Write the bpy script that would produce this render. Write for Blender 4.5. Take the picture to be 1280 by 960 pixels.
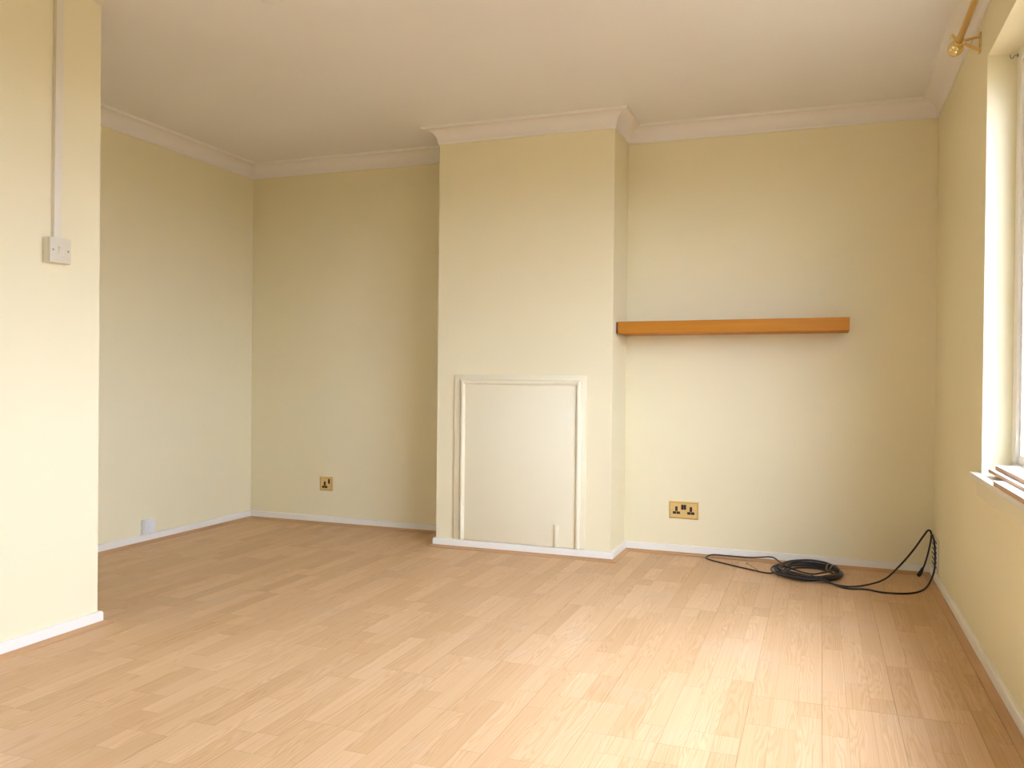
import bpy, bmesh, math, random
from mathutils import Vector, Matrix

random.seed(7)
for o in list(bpy.data.objects):
    bpy.data.objects.remove(o, do_unlink=True)
scene = bpy.context.scene
col = scene.collection

# ------------------------------------------------------------------ camera
CAM_H, YAW, PITCH, ROLL, FPX = 0.9283, math.radians(20.2642), math.radians(0.4468), math.radians(0.5861), 1045.0
fw = Vector((-math.sin(YAW) * math.cos(PITCH), math.cos(YAW) * math.cos(PITCH), -math.sin(PITCH)))
r0 = Vector((math.cos(YAW), math.sin(YAW), 0))
u0 = r0.cross(fw)
rt = math.cos(ROLL) * r0 + math.sin(ROLL) * u0
up = -math.sin(ROLL) * r0 + math.cos(ROLL) * u0
cam = bpy.data.objects.new('camera', bpy.data.cameras.new('camera'))
col.objects.link(cam)
cam.data.sensor_width = 36.0
cam.data.sensor_fit = 'HORIZONTAL'
cam.data.lens = FPX / 1280 * 36.0
cam.data.clip_start = 0.02
cam.data.clip_end = 900
M4 = Matrix((rt, up, -fw)).transposed().to_4x4()
M4.translation = (0, 0, CAM_H)
cam.matrix_world = M4
scene.camera = cam

# ------------------------------------------------------------------ world: plain overcast sky
SKY = 15.0
w = bpy.data.worlds.new('overcast_sky')
scene.world = w
w.use_nodes = True
nt = w.node_tree
nt.nodes.clear()
wo = nt.nodes.new('ShaderNodeOutputWorld')
bg = nt.nodes.new('ShaderNodeBackground')
tc = nt.nodes.new('ShaderNodeTexCoord')
sx = nt.nodes.new('ShaderNodeSeparateXYZ')
mr = nt.nodes.new('ShaderNodeMapRange')          # standard overcast sky: zenith brighter than the horizon
mr.inputs['From Min'].default_value = 0.0
mr.inputs['From Max'].default_value = 1.0
mr.inputs['To Min'].default_value = SKY * 0.52
mr.inputs['To Max'].default_value = SKY
nt.links.new(tc.outputs['Generated'], sx.inputs[0])
nt.links.new(sx.outputs['Z'], mr.inputs['Value'])
nt.links.new(mr.outputs[0], bg.inputs['Strength'])
bg.inputs['Color'].default_value = (0.86, 0.975, 1.36, 1)
nt.links.new(bg.outputs[0], wo.inputs[0])

vs = scene.view_settings
scene.display_settings.display_device = 'sRGB'
vs.view_transform = 'Standard'
vs.look = 'None'
vs.gamma = 1.0
vs.exposure = 0.72
vs.use_curve_mapping = False

# ------------------------------------------------------------------ room dimensions (metres)
XR, XL, XN = 0.5157, -3.4717, -2.4986
YB, YB2, YC = 4.4734, 4.5133, 4.1564
C0, C1, YN = -1.9693, -0.9924, 2.3658
YF = -1.3
H = 2.28
WY0, WY1, WZ0, WZ1 = 1.15, 3.21, 0.60, 2.03      # window opening in the right wall

FW0, FW1, FZ0, FZ1 = -2.30, -1.45, 1.00, 2.03     # unseen window added behind the camera for fill daylight

# ------------------------------------------------------------------ materials
def new_mat(name):
    m = bpy.data.materials.new(name)
    m.use_nodes = True
    return m, m.node_tree, m.node_tree.nodes['Principled BSDF']

def plain(name, rgb, rough=0.5, metal=0.0, bump=0.0, bscale=200.0, spec=0.5, vary=0.0, coat=0.0):
    m, t, b = new_mat(name)
    b.inputs['Base Color'].default_value = (*rgb, 1)
    b.inputs['Roughness'].default_value = rough
    b.inputs['Metallic'].default_value = metal
    b.inputs['Specular IOR Level'].default_value = spec
    b.inputs['Coat Weight'].default_value = coat
    g = t.nodes.new('ShaderNodeNewGeometry')
    if vary:
        n = t.nodes.new('ShaderNodeTexNoise')
        n.inputs['Scale'].default_value = 3.0
        n.inputs['Detail'].default_value = 5
        r = t.nodes.new('ShaderNodeValToRGB')
        r.color_ramp.elements[0].position = 0.3
        r.color_ramp.elements[1].position = 0.7
        r.color_ramp.elements[0].color = (*[c * (1 - vary) for c in rgb], 1)
        r.color_ramp.elements[1].color = (*[min(1, c * (1 + vary)) for c in rgb], 1)
        t.links.new(g.outputs['Position'], n.inputs['Vector'])
        t.links.new(n.outputs['Fac'], r.inputs['Fac'])
        t.links.new(r.outputs['Color'], b.inputs['Base Color'])
    if bump:
        n2 = t.nodes.new('ShaderNodeTexNoise')
        n2.inputs['Scale'].default_value = bscale
        n2.inputs['Detail'].default_value = 4
        bp = t.nodes.new('ShaderNodeBump')
        bp.inputs['Strength'].default_value = bump
        bp.inputs['Distance'].default_value = 0.002
        t.links.new(g.outputs['Position'], n2.inputs['Vector'])
        t.links.new(n2.outputs['Fac'], bp.inputs['Height'])
        t.links.new(bp.outputs['Normal'], b.inputs['Normal'])
    return m

MAT = {}
MAT['wall'] = plain('cream_emulsion', (0.90, 0.805, 0.525), 0.75, bump=0.10, bscale=90, spec=0.25, vary=0.008)
MAT['ceiling'] = plain('white_ceiling_paint', (0.90, 0.86, 0.80), 0.85, bump=0.06, bscale=60, spec=0.2, vary=0.008)
MAT['white'] = plain('white_gloss_paint', (0.89, 0.84, 0.72), 0.35, bump=0.03, bscale=40)
MAT['cornice'] = plain('white_cornice_paint', (0.91, 0.85, 0.76), 0.8, spec=0.2)
MAT['panel'] = plain('cream_gloss_paint', (0.90, 0.82, 0.57), 0.45, bump=0.05, bscale=50)
MAT['plastic'] = plain('white_plastic', (0.84, 0.85, 0.82), 0.3)
MAT['ivory'] = plain('aged_white_plastic', (0.74, 0.67, 0.50), 0.35)
MAT['trunking'] = plain('painted_trunking', (0.84, 0.76, 0.60), 0.4)
MAT['brass'] = plain('polished_brass', (0.80, 0.64, 0.30), 0.13, metal=1.0)
MAT['rod_brass'] = plain('satin_brass', (0.72, 0.47, 0.15), 0.32, metal=0.85)
MAT['plate'] = plain('lacquered_brass_plate', (0.80, 0.60, 0.24), 0.38, metal=0.55)
MAT['plate_rim'] = plain('tarnished_brass_rim', (0.42, 0.28, 0.07), 0.4, metal=0.6)
MAT['brown'] = plain('dark_brown_plastic', (0.028, 0.012, 0.006), 0.35)
MAT['dark'] = plain('dark_recess', (0.03, 0.025, 0.02), 0.7)
MAT['cable'] = plain('black_cable_rubber', (0.022, 0.017, 0.016), 0.42)
MAT['tie'] = plain('grey_cable_tie', (0.20, 0.19, 0.16), 0.5)
MAT['tan_tie'] = plain('tan_wire_tie', (0.30, 0.20, 0.10), 0.5)
MAT['grass'] = plain('outdoor_ground', (0.11, 0.075, 0.035), 0.9, vary=0.2)
MAT['screw'] = plain('grey_screw', (0.35, 0.34, 0.33), 0.35, metal=0.8)
MAT['board_top'] = plain('white_faced_board', (0.86, 0.85, 0.82), 0.4)
MAT['board_edge'] = plain('bare_wood_edge', (0.58, 0.36, 0.19), 0.6, bump=0.1, bscale=120)
MAT['concrete'] = plain('subfloor', (0.3, 0.28, 0.25), 0.9)

def wood(name, c0, c1, axis, rough=0.4, scale=6.0):
    m, t, b = new_mat(name)
    g = t.nodes.new('ShaderNodeNewGeometry')
    mp = t.nodes.new('ShaderNodeMapping')
    s = [scale * 6] * 3
    s[axis] = scale * 0.35
    mp.inputs['Scale'].default_value = s
    n = t.nodes.new('ShaderNodeTexNoise')
    n.inputs['Scale'].default_value = 1.0
    n.inputs['Detail'].default_value = 6
    n.inputs['Distortion'].default_value = 0.6
    r = t.nodes.new('ShaderNodeValToRGB')
    r.color_ramp.elements[0].position = 0.3
    r.color_ramp.elements[1].position = 0.72
    r.color_ramp.elements[0].color = (*c0, 1)
    r.color_ramp.elements[1].color = (*c1, 1)
    t.links.new(g.outputs['Position'], mp.inputs['Vector'])
    t.links.new(mp.outputs[0], n.inputs['Vector'])
    t.links.new(n.outputs['Fac'], r.inputs['Fac'])
    t.links.new(r.outputs['Color'], b.inputs['Base Color'])
    b.inputs['Roughness'].default_value = rough
    return m

MAT['shelf'] = wood('beech_effect_shelf', (0.52, 0.20, 0.018), (0.58, 0.235, 0.028), 0, 0.55)
MAT['shelf'].node_tree.nodes['Principled BSDF'].inputs['Specular IOR Level'].default_value = 0.2
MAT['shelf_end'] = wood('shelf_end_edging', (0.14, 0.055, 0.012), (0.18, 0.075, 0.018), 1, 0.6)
MAT['bead_x'] = wood('beech_bead_across', (0.49, 0.27, 0.115), (0.60, 0.35, 0.165), 0, 0.45)
MAT['bead_y'] = wood('beech_bead_along', (0.49, 0.27, 0.115), (0.60, 0.35, 0.165), 1, 0.45)

STAVE_W, STAVE_L = 0.0655, 0.43
PLANK_W, PLANK_L = 3 * STAVE_W, 3 * STAVE_L

def laminate():
    """beech/oak-look three-strip laminate: every printed stave has its own tone and grain"""
    m, t, b = new_mat('three_strip_laminate')
    N, L = t.nodes, t.links
    def math_(op, a, bb=None, c=None):
        n = N.new('ShaderNodeMath')
        n.operation = op
        for k, v in enumerate((a, bb, c)):
            if v is None:
                continue
            if isinstance(v, (int, float)):
                n.inputs[k].default_value = v
            else:
                L.new(v, n.inputs[k])
        return n.outputs[0]
    g = N.new('ShaderNodeNewGeometry')
    tco = N.new('ShaderNodeTexCoord')
    so = N.new('ShaderNodeSeparateXYZ')
    L.new(tco.outputs['Object'], so.inputs[0])                  # every plank carries its own print
    oi = N.new('ShaderNodeObjectInfo')
    seed = math_('MULTIPLY', oi.outputs['Random'], 97.0)
    u = math_('DIVIDE', math_('ADD', so.outputs['X'], PLANK_W / 2), STAVE_W)
    i = math_('FLOOR', u)
    ci = N.new('ShaderNodeCombineXYZ')
    L.new(i, ci.inputs[0])
    L.new(seed, ci.inputs[1])
    wn = N.new('ShaderNodeTexWhiteNoise')
    wn.noise_dimensions = '2D'
    L.new(ci.outputs[0], wn.inputs['Vector'])
    v = math_('ADD', math_('DIVIDE', so.outputs['Y'], STAVE_L), math_('MULTIPLY', math_('FLOOR', math_('MULTIPLY', wn.outputs['Value'], 4.0)), 0.25))
    j = math_('FLOOR', v)
    cb = N.new('ShaderNodeCombineXYZ')
    L.new(i, cb.inputs[0])
    L.new(j, cb.inputs[1])
    L.new(seed, cb.inputs[2])
    w2 = N.new('ShaderNodeTexWhiteNoise')
    w2.noise_dimensions = '3D'
    L.new(cb.outputs[0], w2.inputs['Vector'])
    rnd = w2.outputs['Value']
    w3 = N.new('ShaderNodeSeparateColor')
    L.new(w2.outputs['Color'], w3.inputs[0])
    # local grain coordinates per stave
    fu = math_('SUBTRACT', math_('SUBTRACT', u, i), 0.5)
    gx = math_('MULTIPLY', math_('ADD', fu, math_('SUBTRACT', math_('MULTIPLY', w3.outputs[1], 1.6), 0.8)), 1.0)
    gy = math_('ADD', math_('MULTIPLY', v, 0.55), math_('MULTIPLY', rnd, 37.0))
    cg = N.new('ShaderNodeCombineXYZ')
    L.new(gx, cg.inputs[0])
    L.new(gy, cg.inputs[1])
    L.new(math_('MULTIPLY', rnd, 11.0), cg.inputs[2])
    # cathedral grain: long nested arches
    nd = N.new('ShaderNodeTexNoise')
    nd.inputs['Scale'].default_value = 1.6
    nd.inputs['Detail'].default_value = 2.0
    L.new(cg.outputs[0], nd.inputs['Vector'])
    arch = math_('ADD', math_('MULTIPLY', math_('MULTIPLY', gx, gx), 2.2), math_('MULTIPLY', nd.outputs['Fac'], 1.5))
    arch = math_('ADD', arch, math_('MULTIPLY', math_('PINGPONG', gy, 1.0), 0.5))
    rings = math_('SINE', math_('MULTIPLY', arch, 40.0))
    rings = math_('POWER', math_('MULTIPLY_ADD', rings, 0.5, 0.5), 1.6)
    # fine fibres
    mp = N.new('ShaderNodeMapping')
    mp.inputs['Scale'].default_value = (16, 1.6, 1)
    L.new(cg.outputs[0], mp.inputs['Vector'])
    nf = N.new('ShaderNodeTexNoise')
    nf.inputs['Scale'].default_value = 1.0
    nf.inputs['Detail'].default_value = 5
    L.new(mp.outputs[0], nf.inputs['Vector'])
    ramp = N.new('ShaderNodeValToRGB')
    ramp.color_ramp.interpolation = 'LINEAR'
    e = ramp.color_ramp.elements
    e[0].position, e[0].color = 0.0, (0.64, 0.402, 0.198, 1)
    e[1].position, e[1].color = 1.0, (0.745, 0.498, 0.272, 1)
    e2 = e.new(0.5)
    e2.color = (0.69, 0.446, 0.230, 1)
    L.new(rnd, ramp.inputs['Fac'])
    mixg = N.new('ShaderNodeMix')
    mixg.data_type = 'RGBA'
    mixg.blend_type = 'MULTIPLY'
    L.new(math_('MULTIPLY', rings, 0.50), mixg.inputs['Factor'])
    L.new(ramp.outputs['Color'], mixg.inputs['A'])
    mixg.inputs['B'].default_value = (0.80, 0.68, 0.54, 1)
    mixf = N.new('ShaderNodeMix')
    mixf.data_type = 'RGBA'
    mixf.blend_type = 'MULTIPLY'
    mrf = N.new('ShaderNodeMapRange')
    mrf.inputs['From Min'].default_value = 0.42
    mrf.inputs['From Max'].default_value = 0.72
    mrf.inputs['To Max'].default_value = 0.55
    L.new(nf.outputs['Fac'], mrf.inputs['Value'])
    L.new(mrf.outputs[0], mixf.inputs['Factor'])
    L.new(mixg.outputs['Result'], mixf.inputs['A'])
    mixf.inputs['B'].default_value = (0.86, 0.76, 0.63, 1)
    # hairline between staves
    eu = math_('ABSOLUTE', fu)
    fv = math_('ABSOLUTE', math_('SUBTRACT', math_('SUBTRACT', v, j), 0.5))
    line = math_('MAXIMUM', math_('GREATER_THAN', eu, 0.489), math_('GREATER_THAN', fv, 0.4975))
    mixl = N.new('ShaderNodeMix')
    mixl.data_type = 'RGBA'
    mixl.blend_type = 'MULTIPLY'
    L.new(math_('MULTIPLY', line, 0.55), mixl.inputs['Factor'])
    L.new(mixf.outputs['Result'], mixl.inputs['A'])
    mixl.inputs['B'].default_value = (0.70, 0.55, 0.42, 1)
    # dusty scuffs
    nd2 = N.new('ShaderNodeTexNoise')
    nd2.inputs['Scale'].default_value = 2.3
    nd2.inputs['Detail'].default_value = 7
    nd2.inputs['Roughness'].default_value = 0.65
    L.new(g.outputs['Position'], nd2.inputs['Vector'])
    md = N.new('ShaderNodeMapRange')
    md.inputs['From Min'].default_value = 0.52
    md.inputs['From Max'].default_value = 0.75
    md.inputs['To Max'].default_value = 0.30
    L.new(nd2.outputs['Fac'], md.inputs['Value'])
    mixd = N.new('ShaderNodeMix')
    mixd.data_type = 'RGBA'
    L.new(md.outputs[0], mixd.inputs['Factor'])
    L.new(mixl.outputs['Result'], mixd.inputs['A'])
    mixd.inputs['B'].default_value = (0.68, 0.53, 0.38, 1)
    L.new(mixd.outputs['Result'], b.inputs['Base Color'])
    rr = N.new('ShaderNodeMapRange')
    rr.inputs['To Min'].default_value = 0.36
    rr.inputs['To Max'].default_value = 0.56
    L.new(nd2.outputs['Fac'], rr.inputs['Value'])
    L.new(rr.outputs[0], b.inputs['Roughness'])
    b.inputs['Specular IOR Level'].default_value = 0.45
    return m
MAT['laminate'] = laminate()

def glass():
    m, t, b = new_mat('window_glass')
    t.nodes.remove(b)
    out = t.nodes['Material Output']
    tr = t.nodes.new('ShaderNodeBsdfTransparent')
    tr.inputs['Color'].default_value = (0.95, 0.97, 0.96, 1)
    gl = t.nodes.new('ShaderNodeBsdfGlossy')
    gl.inputs['Roughness'].default_value = 0.02
    # Schlick reflectance, the same on either side of the thin pane
    g = t.nodes.new('ShaderNodeNewGeometry')
    dt = t.nodes.new('ShaderNodeVectorMath')
    dt.operation = 'DOT_PRODUCT'
    t.links.new(g.outputs['Normal'], dt.inputs[0])
    t.links.new(g.outputs['Incoming'], dt.inputs[1])
    last = dt.outputs['Value']
    for op, c in (('ABSOLUTE', None), ('SUBTRACT', 1.0), ('POWER', 5.0), ('MULTIPLY_ADD', 0.96)):
        fr = t.nodes.new('ShaderNodeMath')
        fr.operation = op
        if op == 'SUBTRACT':
            fr.inputs[0].default_value = c
            t.links.new(last, fr.inputs[1])
        else:
            t.links.new(last, fr.inputs[0])
            if c is not None:
                fr.inputs[1].default_value = c
        if op == 'MULTIPLY_ADD':
            fr.inputs[2].default_value = 0.04
        last = fr.outputs[0]
    mx = t.nodes.new('ShaderNodeMixShader')
    t.links.new(fr.outputs[0], mx.inputs[0])
    t.links.new(tr.outputs[0], mx.inputs[1])
    t.links.new(gl.outputs[0], mx.inputs[2])
    t.links.new(mx.outputs[0], out.inputs['Surface'])
    return m
MAT['glass'] = glass()

# ------------------------------------------------------------------ helpers
def link(name, me, mat, parent=None, smooth=False):
    o = bpy.data.objects.new(name, me)
    col.objects.link(o)
    if mat is not None:
        me.materials.append(MAT[mat])
    if smooth:
        for p in me.polygons:
            p.use_smooth = True
    if parent is not None:
        o.parent = parent
    return o

def obj(name, bm, mat, parent=None, smooth=False, autosmooth=None):
    bmesh.ops.recalc_face_normals(bm, faces=bm.faces)
    me = bpy.data.meshes.new(name)
    bm.to_mesh(me)
    bm.free()
    o = link(name, me, mat, parent, smooth)
    if autosmooth is not None:
        me.polygons.foreach_set('use_smooth', [True] * len(me.polygons))
        me.set_sharp_from_angle(angle=math.radians(autosmooth))
    return o

def box_bm(bm, x0, x1, y0, y1, z0, z1, bevel=0.0, seg=2):
    r = bmesh.ops.create_cube(bm, size=1.0)
    vs_ = r['verts']
    for v in vs_:
        v.co = Vector(((x0 + x1) / 2 + v.co.x * (x1 - x0), (y0 + y1) / 2 + v.co.y * (y1 - y0), (z0 + z1) / 2 + v.co.z * (z1 - z0)))
    if bevel:
        es = list({e for v in vs_ for e in v.link_edges})
        bmesh.ops.bevel(bm, geom=es, offset=bevel, segments=seg, profile=0.5, affect='EDGES')
    return vs_

def box(name, x0, x1, y0, y1, z0, z1, mat, parent=None, bevel=0.0, seg=2):
    bm = bmesh.new()
    box_bm(bm, x0, x1, y0, y1, z0, z1, bevel, seg)
    return obj(name, bm, mat, parent, autosmooth=35 if bevel else None)

def empty(name, loc):
    o = bpy.data.objects.new(name, None)
    o.location = loc
    o.empty_display_size = 0.05
    col.objects.link(o)
    return o

def adopt(parent, *kids):
    """parent world-space meshes under an Empty that stands at the thing's base"""
    for k in kids:
        k.parent = parent
        k.matrix_parent_inverse = Matrix.Translation(parent.location).inverted()

def tag(o, label, cat, group=None, kind=None):
    o['label'] = label
    o['category'] = cat
    if group:
        o['group'] = group
    if kind:
        o['kind'] = kind
    return o

def struct(o, label, cat):
    return tag(o, label, cat, kind='structure')

def tube(name, pts, radius, mat, parent=None, res=4, sub=8):
    """smooth tube through points (Catmull-Rom), built as a mesh"""
    P = [Vector(p) for p in pts]
    line = []
    for k in range(len(P) - 1):
        a, b_, c, d = P[max(k - 1, 0)], P[k], P[k + 1], P[min(k + 2, len(P) - 1)]
        for s in range(sub):
            t_ = s / sub
            line.append(0.5 * ((2 * b_) + (c - a) * t_ + (2 * a - 5 * b_ + 4 * c - d) * t_ ** 2 + (3 * b_ - a - 3 * c + d) * t_ ** 3))
    line.append(P[-1])
    return tube_line(name, line, radius, mat, parent, res * 2)

def tube_line(name, line, radius, mat, parent=None, n=8):
    bm = bmesh.new()
    rings = []
    nrm = None
    for k, p in enumerate(line):
        tdir = (line[min(k + 1, len(line) - 1)] - line[max(k - 1, 0)]).normalized()
        if nrm is None:
            nrm = tdir.orthogonal().normalized()
        nrm = (nrm - tdir * nrm.dot(tdir)).normalized()
        bi = tdir.cross(nrm)
        rr = radius(k / (len(line) - 1)) if callable(radius) else radius
        rings.append([bm.verts.new(p + (nrm * math.cos(2 * math.pi * q / n) + bi * math.sin(2 * math.pi * q / n)) * rr) for q in range(n)])
    for a, b_ in zip(rings, rings[1:]):
        for q in range(n):
            bm.faces.new((a[q], a[(q + 1) % n], b_[(q + 1) % n], b_[q]))
    bm.faces.new(rings[0])
    bm.faces.new(rings[-1])
    return obj(name, bm, mat, parent, autosmooth=50)

def lathe(name, prof, origin, axis, mat, parent=None, n=28):
    """prof: (radius, distance along axis)"""
    bm = bmesh.new()
    ax = Vector(axis).normalized()
    e1 = ax.orthogonal().normalized()
    e2 = ax.cross(e1)
    rings = []
    for r, d in prof:
        c = Vector(origin) + ax * d
        if r < 1e-6:
            rings.append([bm.verts.new(c)])
        else:
            rings.append([bm.verts.new(c + (e1 * math.cos(2 * math.pi * q / n) + e2 * math.sin(2 * math.pi * q / n)) * r) for q in range(n)])
    if prof[0] == prof[-1]:
        for v in rings[-1]:
            bm.verts.remove(v)
        rings[-1] = rings[0]
    for a, b_ in zip(rings, rings[1:]):
        for q in range(n):
            q2 = (q + 1) % n
            if len(a) == 1 and len(b_) == 1:
                continue
            if len(a) == 1:
                bm.faces.new((a[0], b_[q], b_[q2]))
            elif len(b_) == 1:
                bm.faces.new((a[q], a[q2], b_[0]))
            else:
                bm.faces.new((a[q], a[q2], b_[q2], b_[q]))
    for rg in (rings[0], rings[-1]):
        if len(rg) > 1 and prof[0] != prof[-1]:         # a closed profile is a ring and needs no caps
            bm.faces.new(rg)
    return obj(name, bm, mat, parent, autosmooth=40)

# the room outline, walked with the room on the right hand
PATH = [(XN, YF), (XN, YN), (XL, YN), (XL, YB2), (C0, YB2), (C0, YC), (C1, YC), (C1, YB), (XR, YB), (XR, YF)]
def mitres(path):
    out = []
    n = len(path)
    for k in range(n):
        def nr(a, b_):
            d = (Vector(b_) - Vector(a)).normalized()
            return Vector((d.y, -d.x))
        if k == 0:
            out.append(nr(path[0], path[1]))
        elif k == n - 1:
            out.append(nr(path[-2], path[-1]))
        else:
            a, b_ = nr(path[k - 1], path[k]), nr(path[k], path[k + 1])
            s = a + b_
            out.append(s / (1 + a.dot(b_)))
    return out
MIT = mitres([Vector(p) for p in PATH])
def sweep(name, prof, k0, k1, mat, ends=None, smooth=30):
    """run a profile (distance from wall, height) along PATH[k0..k1], mitred at the corners"""
    bm = bmesh.new()
    rings = []
    for k in range(k0, k1 + 1):
        p, m = Vector(PATH[k]), MIT[k]
        if ends and k in ends:
            p = Vector(ends[k][0])
            m = Vector(ends[k][1])
        rings.append([bm.verts.new((p.x + m.x * d, p.y + m.y * d, z)) for d, z in prof])
    n = len(prof)
    for a, b_ in zip(rings, rings[1:]):
        for q in range(n):
            bm.faces.new((a[q], a[(q + 1) % n], b_[(q + 1) % n], b_[q]))
    bm.faces.new(rings[0])
    bm.faces.new(rings[-1])
    return obj(name, bm, mat, autosmooth=smooth)

# ------------------------------------------------------------------ outdoors
gr = box('ground', -60, 140, -120, 120, -0.55, -0.45, 'grass')
struct(gr, 'open ground outside the window', 'ground')

# ------------------------------------------------------------------ floor of laminate planks
sub = box('floor', XL - 0.12, XR + 0.12, YF - 0.12, YB2 + 0.12, -0.2, -0.008, 'concrete')
struct(sub, 'pale beech three-strip laminate floor', 'floor')
row0 = XL - 0.05
nrow = int(math.ceil((XR + 0.01 - row0) / PLANK_W))
GAP = 0.0003
lens = {}
def plank_mesh(wd, ln):
    key = (round(wd, 4), round(ln, 4))
    if key not in lens:
        bm = bmesh.new()
        box_bm(bm, -wd / 2 + GAP, wd / 2 - GAP, -ln / 2 + GAP, ln / 2 - GAP, -0.008, 0.0)
        me = bpy.data.meshes.new('plank')
        bm.to_mesh(me)
        bm.free()
        me.materials.append(MAT['laminate'])
        lens[key] = me
    return lens[key]
for r in range(nrow):
    xa = row0 + r * PLANK_W
    xb = min(xa + PLANK_W, XR + 0.02)
    ymin = YF - 0.02
    y = ymin - random.choice((0.0, 0.33, 0.66)) * PLANK_L
    while y < YB2 + 0.02:
        a, b_ = max(y, ymin), min(y + PLANK_L, YB2 + 0.02)
        if b_ - a > 0.03 and not (xb < XN - 0.12 and b_ < YN - 0.12):
            o = bpy.data.objects.new('plank', plank_mesh(xb - xa, b_ - a))
            o.location = ((xa + xb) / 2, (a + b_) / 2, 0)
            col.objects.link(o)
            o.parent = sub
        y += PLANK_L

# ------------------------------------------------------------------ walls and ceiling
T = 0.12
WT = 0.135            # right wall thickness
ce = box('ceiling', XL - T, XR + WT, YF - T, YB2 + T, H, H + 0.15, 'ceiling')
struct(ce, 'plain white painted ceiling', 'ceiling')
struct(box('wall_left', XL - T, XL, YN, YB2 + T, -0.2, H, 'wall'), 'cream wall at the side of the alcove', 'wall')
struct(box('wall_back_left', XL, C0, YB2, YB2 + T, -0.2, H, 'wall'), 'cream back wall of the alcove left of the chimney breast', 'wall')
struct(box('wall_chimney', C0, C1, YC, YB2 + T, -0.2, H, 'wall'), 'cream chimney breast projecting from the back wall', 'wall')
struct(box('wall_back_right', C1, XR, YB, YB2 + T, -0.2, H, 'wall'), 'cream back wall carrying the wooden shelf', 'wall')
bm = bmesh.new()
for a in ((XR, XR + WT, YF - T, WY0, -0.2, H), (XR, XR + WT, WY1, YB2 + T, -0.2, H),
          (XR, XR + WT, WY0, WY1, -0.2, WZ0), (XR, XR + WT, WY0, WY1, WZ1, H)):
    box_bm(bm, *a)
struct(obj('wall_right', bm, 'wall'), 'cream wall with the window', 'wall')
bm = bmesh.new()
box_bm(bm, XN - T, XN, YF, YN, -0.2, H)
box_bm(bm, XL - T, XN - T, YN - T, YN, -0.2, H)
struct(obj('wall_partition', bm, 'wall'), 'cream projecting wall carrying the light switch', 'wall')
bm = bmesh.new()
for a in ((XN - T, FW0, -0.2, H), (FW1, XR, -0.2, H), (FW0, FW1, -0.2, FZ0), (FW0, FW1, FZ1, H)):
    box_bm(bm, a[0], a[1], YF - T, YF, a[2], a[3])
struct(obj('wall_front', bm, 'wall'), 'cream wall facing the chimney breast', 'wall')

# skirting and floor bead
SK = [(0, 0), (0.014, 0), (0.014, 0.040), (0.0125, 0.045), (0.009, 0.048), (0, 0.048)]
BD = [(0.014, 0.0), (0.040, 0.0), (0.040, 0.003), (0.036, 0.0045), (0.029, 0.007), (0.022, 0.0105), (0.018, 0.013), (0.014, 0.013)]
for nm, k0, k1, lab in (('baseboard_partition', 0, 2, 'low white skirting wrapping the projecting wall'),
                        ('baseboard_left', 2, 3, 'low white skirting along the alcove side wall'),
                        ('baseboard_back_left', 3, 4, 'low white skirting at the back of the alcove'),
                        ('baseboard_chimney', 4, 7, 'low white skirting wrapping the chimney breast'),
                        ('baseboard_back_right', 7, 8, 'low white skirting below the shelf wall'),
                        ('baseboard_right', 8, 9, 'low white skirting below the window')):
    struct(sweep(nm, SK, k0, k1, 'white'), lab, 'skirting')
tn = 1
for k0, k1, mt, lab in ((0, 1, 'bead_y', 'beech floor bead at the projecting wall'), (1, 2, 'bead_x', 'beech floor bead at the end of the projecting wall'),
                        (2, 3, 'bead_y', 'beech floor bead at the alcove side wall'), (3, 4, 'bead_x', 'beech floor bead at the alcove back wall'),
                        (4, 5, 'bead_y', 'beech floor bead at the alcove side of the chimney breast'), (5, 6, 'bead_x', 'beech floor bead along the front of the chimney breast'),
                        (6, 7, 'bead_y', 'beech floor bead at the shelf side of the chimney breast'), (7, 8, 'bead_x', 'beech floor bead below the shelf wall'),
                        (8, 9, 'bead_y', 'beech floor bead below the window wall')):
    struct(sweep('trim_%d' % tn, BD, k0, k1, mt), lab, 'floor bead')
    tn += 1
# coved cornice
CV = [(0, H), (0, 2.196), (0.006, 2.196), (0.0075, 2.203)]
for k in range(0, 9):
    a = math.radians(90 * k / 8)
    CV.append((0.066 - 0.057 * math.cos(a), 2.205 + 0.062 * math.sin(a)))
CV += [(0.073, 2.268), (0.077, 2.273), (0.079, H)]
for k0, k1, lab in ((2, 3, 'white coved cornice over the alcove side wall'), (3, 4, 'white coved cornice over the alcove back wall'),
                    (4, 7, 'white coved cornice wrapping the chimney breast'), (7, 8, 'white coved cornice over the shelf wall'),
                    (8, 9, 'white coved cornice over the window wall')):
    struct(sweep('trim_%d' % tn, CV, k0, k1, 'cornice', smooth=25), lab, 'cornice')
    tn += 1

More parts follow.
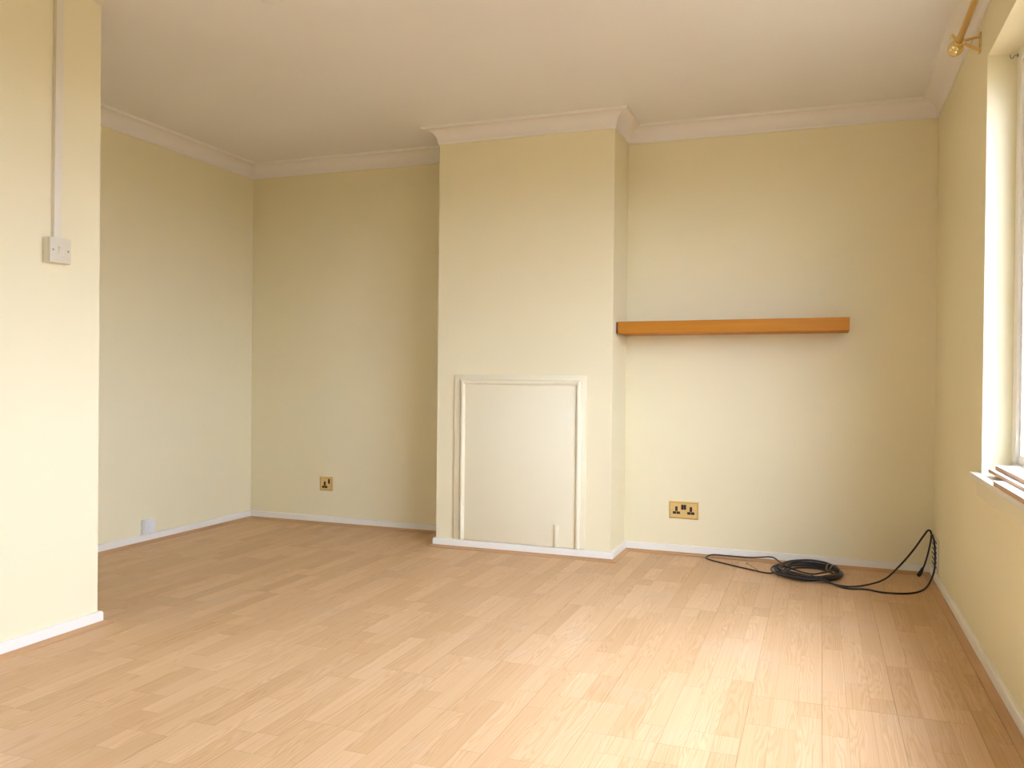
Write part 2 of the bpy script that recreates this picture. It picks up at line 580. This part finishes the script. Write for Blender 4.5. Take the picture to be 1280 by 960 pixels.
# ------------------------------------------------------------------ windows
FX0, FX1 = XR + 0.088, XR + 0.132
def window(name, label, P, a0, a1, z0, z1, d0, d1, lights):
    """frame, mullions, sashes and panes; P maps (depth, along, height) boxes to the wall they stand in"""
    fb, s, fs = 0.042, 0.03, 0.065            # head and sill rail, sash, side stile
    def bx(bm_, dd0, dd1, aa0, aa1, zz0, zz1):
        box_bm(bm_, *P(dd0, dd1, aa0, aa1), zz0, zz1)
    c = P((d0 + d1) / 2, (d0 + d1) / 2, (a0 + a1) / 2, (a0 + a1) / 2)
    win = empty(name, (c[0], c[2], z0))
    struct(win, label, 'window')
    kids = []
    zb0 = z0 + fb + 0.02
    bm = bmesh.new()
    bx(bm, d0, d1, a0, a1, z1 - fb, z1)
    bx(bm, d0, d1, a0, a1, z0, zb0)
    bx(bm, d0, d1, a0, a0 + fs, zb0, z1 - fb)
    bx(bm, d0, d1, a1 - fs, a1, zb0, z1 - fb)
    kids.append(obj('window_frame', bm, 'white'))
    span = (a1 - a0 - 2 * fs) / lights
    for k in range(1, lights):
        ac = a0 + fs + span * k
        bm = bmesh.new()
        bx(bm, d0, d1, ac - 0.025, ac + 0.025, zb0, z1 - fb)
        kids.append(obj('mullion', bm, 'white'))
    for k in range(lights):
        aa = a0 + fs + span * k + (0.025 if k else 0)
        ab = a0 + fs + span * (k + 1) - (0.025 if k < lights - 1 else 0)
        zt = z1 - fb
        bm = bmesh.new()
        e0, e1 = d0 + 0.008, d1 - 0.008
        bx(bm, e0, e1, aa, ab, zb0, zb0 + s)
        bx(bm, e0, e1, aa, ab, zt - s, zt)
        bx(bm, e0, e1, aa, aa + s, zb0 + s, zt - s)
        bx(bm, e0, e1, ab - s, ab, zb0 + s, zt - s)
        so = obj('sash', bm, 'white')
        bm = bmesh.new()
        bx(bm, d0 + 0.020, d0 + 0.024, aa + s, ab - s, zb0 + s, zt - s)
        po = obj('pane', bm, 'glass')
        po.parent = so
        kids.append(so)
    adopt(win, *kids)
    return win
window('window_1', 'white framed window above the loose boards', lambda d0, d1, a0, a1: (XR + d0, XR + d1, a0, a1), WY0, WY1, WZ0, WZ1, 0.088, 0.132, 2)
window('fill_window', 'added unseen window giving fill daylight opposite the chimney breast', lambda d0, d1, a0, a1: (a0, a1, YF - d1, YF - d0), FW0, FW1, FZ0, FZ1, 0.06, 0.104, 2)  # guessed opening, out of view, added to brighten the alcoves and dark corners
# window board and apron
sill = empty('trim_%d' % tn, (XR, (WY0 + WY1) / 2, WZ0))
tn += 1
struct(sill, 'white window board projecting below the window', 'window sill')
bm = bmesh.new()
box_bm(bm, XR - 0.030, XR + 0.001, WY0 - 0.06, WY1 + 0.055, WZ0, WZ0 + 0.020, bevel=0.004)
box_bm(bm, XR, FX0 + 0.002, WY0, WY1, WZ0 - 0.001, WZ0 + 0.0199)
s1 = obj('window_board', bm, 'white', autosmooth=35)
s2 = box('apron', XR - 0.007, XR + 0.001, WY0 - 0.05, WY1 + 0.045, WZ0 - 0.06, WZ0, 'panel', bevel=0.002)
adopt(sill, s1, s2)

# loose boards lying on the window board
ZS = WZ0 + 0.020
def loose_board(x0, x1, y0, y1, z, th, label):
    e = empty('loose_board', ((x0 + x1) / 2, (y0 + y1) / 2, z))
    core = box('core', x0, x1, y0, y1, z, z + th - 0.0015, 'board_edge')
    face = box('face', x0, x1, y0, y1, z + th - 0.0015, z + th, 'board_top')
    adopt(e, core, face)
    tag(e, label, 'board', 'loose boards on the window board')
    return e
loose_board(0.488, 0.592, 1.35, 2.845, ZS, 0.014, 'lowest white-faced board lying at the front edge of the window sill')
loose_board(0.520, 0.600, 1.20, 3.115, ZS + 0.014, 0.011, 'middle white-faced board of the loose pile on the window sill')
loose_board(0.536, 0.602, 1.22, 3.090, ZS + 0.025, 0.014, 'topmost white-faced board of the loose pile on the window sill')

# small hook at the window head
hk = empty('cup_hook', (FX0 - 0.002, WY1 - 0.012, WZ1 - 0.012))
h1 = lathe('hook_base', [(0.006, 0), (0.006, 0.003), (0.003, 0.004), (0, 0.004)], (FX0, WY1 - 0.012, WZ1 - 0.012), (-1, 0, 0), 'screw', n=14)
pts = [(FX0 - 0.003, WY1 - 0.012, WZ1 - 0.012), (FX0 - 0.010, WY1 - 0.012, WZ1 - 0.012), (FX0 - 0.016, WY1 - 0.012, WZ1 - 0.020),
       (FX0 - 0.022, WY1 - 0.012, WZ1 - 0.018), (FX0 - 0.024, WY1 - 0.012, WZ1 - 0.008)]
h2 = tube('hook_wire', pts, 0.0016, 'screw', res=3, sub=4)
adopt(hk, h1, h2)
tag(hk, 'tiny metal hook at the top corner of the window frame', 'hook')

# ------------------------------------------------------------------ brass curtain pole
RX, RZ, RY, BY = 0.447, 2.145, 3.372, 3.347
pole = empty('curtain_pole', (RX, RY, RZ))
k1_ = lathe('rod', [(0.011, 0), (0.011, 4.2)], (RX, RY, RZ), (0, -1, 0), 'rod_brass', n=20)
# finial: collar, neck and ribbed ball
pf = [(0.0, -0.012), (0.015, -0.012), (0.017, -0.008), (0.017, 0.002), (0.010, 0.006), (0.009, 0.014), (0.019, 0.018), (0.021, 0.022), (0.019, 0.026), (0.012, 0.029)]
for r_, d_ in ((0.020, 0.033), (0.0245, 0.038), (0.0245, 0.042), (0.0215, 0.045), (0.026, 0.049), (0.0275, 0.054), (0.026, 0.059), (0.0225, 0.062),
               (0.025, 0.066), (0.0235, 0.071), (0.018, 0.074), (0.018, 0.078), (0.011, 0.083), (0.0, 0.085)):
    pf.append((r_, d_))
k2_ = lathe('finial', pf, (RX, RY, RZ), (0, 1, 0), 'brass')
adopt(pole, k1_, k2_)
tag(pole, 'brass curtain pole with ribbed ball finial above the window', 'curtain pole')
br = empty('pole_bracket', (XR, BY, RZ - 0.02))
b1 = box('wall_plate', XR - 0.005, XR, BY - 0.012, BY + 0.012, RZ - 0.055, RZ + 0.018, 'brass', bevel=0.002)
b2 = tube('arm', [(XR - 0.004, BY, RZ + 0.004), (XR - 0.03, BY, RZ + 0.000), (RX + 0.0185, BY, RZ - 0.004)], 0.0050, 'rod_brass', sub=4)
b3 = tube('arm', [(XR - 0.004, BY, RZ - 0.042), (XR - 0.03, BY, RZ - 0.029), (RX + 0.0165, BY, RZ - 0.014)], 0.0050, 'rod_brass', sub=4)
b4 = lathe('cup_ring', [(0.0118, -0.008), (0.0165, -0.008), (0.0175, -0.004), (0.0175, 0.004), (0.0165, 0.008), (0.0118, 0.008), (0.0118, -0.008)], (RX, BY, RZ), (0, 1, 0), 'brass')
b5 = lathe('thumb_screw', [(0.003, 0.0165), (0.003, 0.020), (0.008, 0.021), (0.010, 0.027), (0.008, 0.033), (0, 0.035)], (RX, BY, RZ), (-0.80, 0, 0.60), 'brass', n=16)
adopt(br, b1, b2, b3, b4, b5)
tag(br, 'two-armed brass bracket holding the end of the curtain pole', 'bracket')

# ------------------------------------------------------------------ ceiling rose
rose = empty('ceiling_rose', (-1.835, 2.468, H))
r1 = lathe('rose_base', [(0.0, 0), (0.052, 0), (0.052, 0.006), (0.047, 0.014), (0, 0.014)], (-1.835, 2.468, H), (0, 0, -1), 'cornice', n=36)
r2 = lathe('rose_cap', [(0.043, 0.014), (0.041, 0.024), (0.030, 0.034), (0.010, 0.038), (0, 0.038)], (-1.835, 2.468, H), (0, 0, -1), 'cornice', n=36)
adopt(rose, r1, r2)
tag(rose, 'small round cream fitting on the ceiling near the projecting wall', 'ceiling fitting')

# ------------------------------------------------------------------ floating shelf
SF = 4.222
sh = empty('floating_shelf', ((C1 + 0.124) / 2, YB, 1.165))
sx0, sx1 = C1 + 0.002, 0.124
cap = 0.010
body = box('shelf_board', sx0 + cap, sx1, SF, YB, 0.0 - 0.0305, 0.0305, 'shelf', bevel=0.0015)
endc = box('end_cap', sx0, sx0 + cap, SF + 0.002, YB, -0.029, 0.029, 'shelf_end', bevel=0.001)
tilt = math.atan2(0.007, sx1 - sx0)
for o in (body, endc):
    o.data.transform(Matrix.Translation((0, 0, 1.1935)) @ Matrix.Translation(((sx0 + sx1) / 2, 0, 0)) @ Matrix.Rotation(-tilt, 4, 'Y') @ Matrix.Translation((-(sx0 + sx1) / 2, 0, 0)))
adopt(sh, body, endc)
tag(sh, 'thick orange beech floating shelf on the wall beside the chimney breast', 'shelf')

# ------------------------------------------------------------------ brass sockets
def pin_set(cx, y, cz, parts):
    e = 0.0006
    parts.append(box('pin_hole', cx - 0.0065, cx + 0.0065, y - e, y + 0.0005, cz + 0.001, cz + 0.026, 'brown'))
    parts.append(box('pin_hole', cx - 0.0190, cx - 0.0008, y - e, y + 0.0005, cz - 0.014, cz - 0.0005, 'brown'))
    parts.append(box('pin_hole', cx + 0.0008, cx + 0.0190, y - e, y + 0.0005, cz - 0.014, cz - 0.0005, 'brown'))
def brass_socket(name, x0, x1, z0, z1, yw, double, label):
    e = empty(name, ((x0 + x1) / 2, yw, z0))
    th = 0.008
    parts = []
    bm = bmesh.new()
    vv = box_bm(bm, x0, x1, yw - th, yw, z0, z1)
    for v in vv:                                            # bevelled rim: front face a little smaller
        if v.co.y < yw - th / 2:
            v.co.x += 0.004 if v.co.x < (x0 + x1) / 2 else -0.004
            v.co.z += 0.004 if v.co.z < (z0 + z1) / 2 else -0.004
    parts.append(obj('face_plate', bm, 'plate'))
    y = yw - th
    # raised inner rim line
    bm = bmesh.new()
    i = 0.0065
    for a in ((x0 + i, x1 - i, z0 + i, z0 + i + 0.0018), (x0 + i, x1 - i, z1 - i - 0.0018, z1 - i),
              (x0 + i, x0 + i + 0.0018, z0 + i + 0.0018, z1 - i - 0.0018), (x1 - i - 0.0018, x1 - i, z0 + i + 0.0018, z1 - i - 0.0018)):
        box_bm(bm, a[0], a[1], y - 0.0012, y + 0.0003, a[2], a[3])
    parts.append(obj('rope_rim', bm, 'plate_rim'))
    cz = (z0 + z1) / 2
    cx = (x0 + x1) / 2
    if double:
        for s in (-1, 1):
            pin_set(cx + s * 0.038, y, cz - 0.007, parts)
        for s in (-1, 1):
            parts.append(box('rocker', cx + s * 0.0068 - 0.0065, cx + s * 0.0068 + 0.0065, y - 0.003, y + 0.0005, cz + 0.0035, cz + 0.030, 'brown', bevel=0.001))
        for s in (-1, 1):
            parts.append(lathe('screw', [(0.0032, 0), (0.0032, 0.0008), (0, 0.0012)], (cx + s * 0.060, y, cz + 0.002), (0, -1, 0), 'rod_brass', n=12))
    else:
        pin_set(cx - 0.009, y, cz - 0.012, parts)
        parts.append(box('rocker', cx + 0.016, cx + 0.028, y - 0.003, y + 0.0005, cz + 0.002, cz + 0.031, 'brown', bevel=0.001))
        for s in (-1, 1):
            parts.append(lathe('screw', [(0.0030, 0), (0.0030, 0.0008), (0, 0.0012)], (cx + s * 0.036, y, cz), (0, -1, 0), 'rod_brass', n=12))
    adopt(e, *parts)
    tag(e, label, 'socket')
    return e
brass_socket('wall_socket', -0.7505, -0.5945, 0.187, 0.281, YB, True, 'double brass socket with brown switches on the wall below the shelf')
brass_socket('wall_socket', -2.944, -2.852, 0.206, 0.295, YB2, False, 'single brass socket with one brown switch in the alcove')

# ------------------------------------------------------------------ white box on alcove side wall
bx = empty('junction_box', (XL, 3.614, 0.046))
p1 = box('back_box', XL, XL + 0.022, 3.576, 3.655, 0.050, 0.128, 'plastic', bevel=0.002)
p2 = box('cover', XL + 0.022, XL + 0.030, 3.578, 3.653, 0.052, 0.126, 'plastic', bevel=0.003)
p3 = box('outlet_flap', XL + 0.030, XL + 0.033, 3.596, 3.634, 0.058, 0.106, 'plastic', bevel=0.002)
adopt(bx, p1, p2, p3)
tag(bx, 'small white plastic outlet box just above the alcove skirting', 'outlet box')

# ------------------------------------------------------------------ light switch and trunking
sw = empty('light_switch', (XN, 2.167, 1.307))
q1 = box('back_box', XN, XN + 0.026, 2.124, 2.210, 1.307, 1.393, 'ivory', bevel=0.002)
q2 = box('switch_plate', XN + 0.026, XN + 0.035, 2.124, 2.210, 1.307, 1.393, 'ivory', bevel=0.003)
bm = bmesh.new()
vv = box_bm(bm, XN + 0.034, XN + 0.040, 2.1585, 2.1755, 1.337, 1.363)
for v in vv:
    if v.co.x > XN + 0.037 and v.co.z < 1.35:
        v.co.x -= 0.0035
q3 = obj('rocker', bm, 'ivory')
q4 = box('rocker_surround', XN + 0.0345, XN + 0.0362, 2.155, 2.179, 1.334, 1.366, 'trunking', bevel=0.0005)
scr = [lathe('screw', [(0.0036, 0), (0.0036, 0.0010), (0, 0.0014)], (XN + 0.035, yy, 1.350), (1, 0, 0), 'screw', n=12) for yy in (2.1365, 2.1975)]
adopt(sw, q1, q2, q3, q4, *scr)
tag(sw, 'square white light switch at the foot of the trunking', 'light switch')
trk = empty('cable_trunking', (XN, 2.172, 1.393))
bm = bmesh.new()
vv = box_bm(bm, XN, XN + 0.012, 2.1565, 2.1845, 1.393, H)
for v in vv:
    if v.co.z > 2:
        v.co.y += 0.007
g1 = obj('trunking_base', bm, 'trunking')
bm = bmesh.new()
vv = box_bm(bm, XN + 0.012, XN + 0.017, 2.1555, 2.1855, 1.393, H, bevel=0.0015)
for v in bm.verts:
    if v.co.z > 2:
        v.co.y += 0.007
g2 = obj('trunking_lid', bm, 'trunking', autosmooth=35)
adopt(trk, g1, g2)
tag(trk, 'narrow white surface trunking running up from the light switch', 'trunking')

# ------------------------------------------------------------------ blocked fireplace panel
fp = empty('fireplace_panel', (-1.494, YC, 0.05))
PT = 0.010
pb = box('panel_board', -1.862, -1.125, YC - PT, YC - 0.0005, 0.050, 0.941, 'panel', bevel=0.0015)
def moulding(name, x0, x1, z0, z1, vert, m0, m1):
    """half-round strip; m0/m1: mitre length added at the inner edge of either end"""
    prof = [(0, 0), (0.0, 0.003), (0.003, 0.0075), (0.009, 0.0125), (0.015, 0.013), (0.021, 0.0105), (0.025, 0.006), (0.026, 0.0035), (0.028, 0.003), (0.028, 0.0)]
    bm = bmesh.new()
    ra, rb = [], []
    for d, hgt in prof:                                     # d: from outer to inner edge
        y = YC - PT - hgt
        if vert == 'L':
            ra.append(bm.verts.new((x0 + d, y, z0)))
            rb.append(bm.verts.new((x0 + d, y, z1 - d)))
        elif vert == 'R':
            ra.append(bm.verts.new((x1 - d, y, z0)))
            rb.append(bm.verts.new((x1 - d, y, z1 - d)))
        else:
            ra.append(bm.verts.new((x0 + d, y, z1 - d)))
            rb.append(bm.verts.new((x1 - d, y, z1 - d)))
    n = len(prof)
    for q in range(n):
        bm.faces.new((ra[q], ra[(q + 1) % n], rb[(q + 1) % n], rb[q]))
    bm.faces.new(ra)
    bm.faces.new(rb)
    return obj(name, bm, 'panel', autosmooth=40)
ml = moulding('moulding', -1.827, -1.151, 0.050, 0.917, 'L', 0, 0)
mr_ = moulding('moulding', -1.827, -1.151, 0.050, 0.917, 'R', 0, 0)
mt_ = moulding('moulding', -1.827, -1.151, 0.050, 0.917, 'T', 0, 0)
adopt(fp, pb, ml, mr_, mt_)
tag(fp, 'cream painted panel with beaded frame blocking the old fireplace', 'fireplace panel')
bm = bmesh.new()
box_bm(bm, -1.284, -1.264, YC - PT - 0.013, YC - PT, 0.050, 0.166, bevel=0.004)
st = obj('upright_strip', bm, 'panel', autosmooth=40)
tag(st, 'short upright cream strip standing on the skirting in front of the fireplace panel', 'strip')

# ------------------------------------------------------------------ wall vent by the corner
vt = empty('wall_vent', (XR, 4.335, 0.050))
va = box('vent_plate', XR - 0.008, XR, 4.250, 4.440, 0.050, 0.200, 'trunking', bevel=0.002)
vk = [va]
for rr in range(6):
    for cc in range(6):
        y_ = 4.262 + cc * 0.0285
        z_ = 0.070 + rr * 0.0225
        vk.append(box('slot', XR - 0.0086, XR - 0.0075, y_, y_ + 0.017, z_, z_ + 0.010, 'dark'))
adopt(vt, *vk)
tag(vt, 'white slotted vent low on the window wall in the corner', 'vent')

# ------------------------------------------------------------------ black cable
cab = empty('coiled_cable', (-0.04, 4.24, 0))
CR = 0.0042
line = []
rnd = random.Random(3)
loops = 11
stepn = 40
cx_, cy_ = -0.045, 4.235
prm = [(0.105 + 0.055 * rnd.random(), 0.125 + 0.050 * rnd.random(), (rnd.random() - 0.5) * 0.030, (rnd.random() - 0.5) * 0.030, rnd.random()) for _ in range(loops + 2)]
total = loops * stepn
for s in range(total + 1):
    t_ = s / stepn
    k = int(min(t_, loops - 1e-6))
    f = t_ - k
    f = f * f * (3 - 2 * f)
    rx, ry, ox, oy, zz = [prm[k][q] * (1 - f) + prm[k + 1][q] * f for q in range(5)]
    ang = math.pi + 2 * math.pi * t_
    z = CR + 0.0175 * t_ / loops + 0.006 * zz + 0.010 * max(0, math.sin(ang)) * (t_ / loops)
    line.append(Vector((cx_ + ox + rx * math.cos(ang), cy_ + oy + ry * math.sin(ang), z)))
c1_ = tube_line('coil', line, CR, 'cable', n=8)
c6_ = tube('coil_strand', [(-0.165, 4.30, 0.024), (-0.10, 4.22, 0.020), (-0.03, 4.155, 0.022), (0.03, 4.20, 0.026), (0.075, 4.27, 0.028)], CR, 'cable')
c7_ = tube('coil_strand', [(-0.185, 4.23, 0.020), (-0.11, 4.16, 0.022), (-0.02, 4.115, 0.020), (0.05, 4.15, 0.024), (0.095, 4.22, 0.020)], CR, 'cable')
# loop thrown out towards the sockets
c2_ = tube('loose_loop', [(-0.165, 4.19, 0.022), (-0.22, 4.17, 0.006), (-0.33, 4.235, CR), (-0.45, 4.315, CR), (-0.528, 4.378, CR), (-0.545, 4.412, 0.008), (-0.515, 4.436, 0.018),
                          (-0.44, 4.440, 0.0178), (-0.32, 4.440, 0.019), (-0.235, 4.436, 0.030), (-0.205, 4.415, 0.028), (-0.17, 4.36, 0.020), (-0.13, 4.34, 0.034)], CR * 0.85, 'cable')
# lead that rises to the corner, bends over and drops to its plug
c3_ = tube('lead', [(-0.03, 4.085, 0.030), (0.06, 4.05, 0.010), (0.13, 4.045, CR), (0.21, 4.09, 0.010), (0.29, 4.20, 0.020), (0.36, 4.31, 0.065), (0.42, 4.38, 0.125), (0.468, 4.42, 0.19),
                    (0.489, 4.43, 0.218), (0.502, 4.43, 0.212), (0.503, 4.43, 0.180), (0.492, 4.43, 0.115), (0.477, 4.42, 0.060), (0.466, 4.41, 0.036)], CR, 'cable')
c4_ = tube('plug', [(0.468, 4.413, 0.042), (0.461, 4.405, 0.027), (0.452, 4.395, 0.013), (0.447, 4.389, 0.0095)], lambda t: 0.005 + 0.0045 * min(1, t * 2.2), 'cable', sub=4)
c5_ = tube('lead', [(0.00, 4.08, 0.030), (0.08, 4.03, 0.008), (0.13, 4.005, CR), (0.20, 4.02, CR), (0.27, 3.99, CR), (0.36, 4.01, CR), (0.42, 4.075, CR), (0.463, 4.17, 0.012),
                    (0.494, 4.235, 0.06), (0.501, 4.255, 0.12), (0.501, 4.285, 0.180), (0.500, 4.335, 0.205), (0.497, 4.372, 0.210), (0.506, 4.39, 0.203)], CR, 'cable')
def tie(name, cx, cy, cz, rad, ax, mat):
    return lathe(name, [(rad, -0.004), (rad + 0.0018, -0.004), (rad + 0.0018, 0.004), (rad, 0.004), (rad, -0.004)], (cx, cy, cz), ax, mat, n=18)
t1_ = tie('cable_tie', 0.050, 4.325, 0.022, 0.020, (0.75, -0.65, 0), 'tie')
t2_ = tie('cable_tie', 0.070, 4.300, 0.022, 0.020, (0.55, -0.8, 0), 'tie')
t3_ = tube('wire_tie', [(-0.335, 4.395, 0.002), (-0.340, 4.34, 0.006), (-0.325, 4.30, 0.012), (-0.30, 4.255, 0.010), (-0.275, 4.22, 0.003)], 0.0018, 'tan_tie', res=3, sub=5)
adopt(cab, c1_, c2_, c3_, c4_, c5_, c6_, c7_, t1_, t2_, t3_)
tag(cab, 'coiled black cable with plug on the floor below the shelf', 'cable')
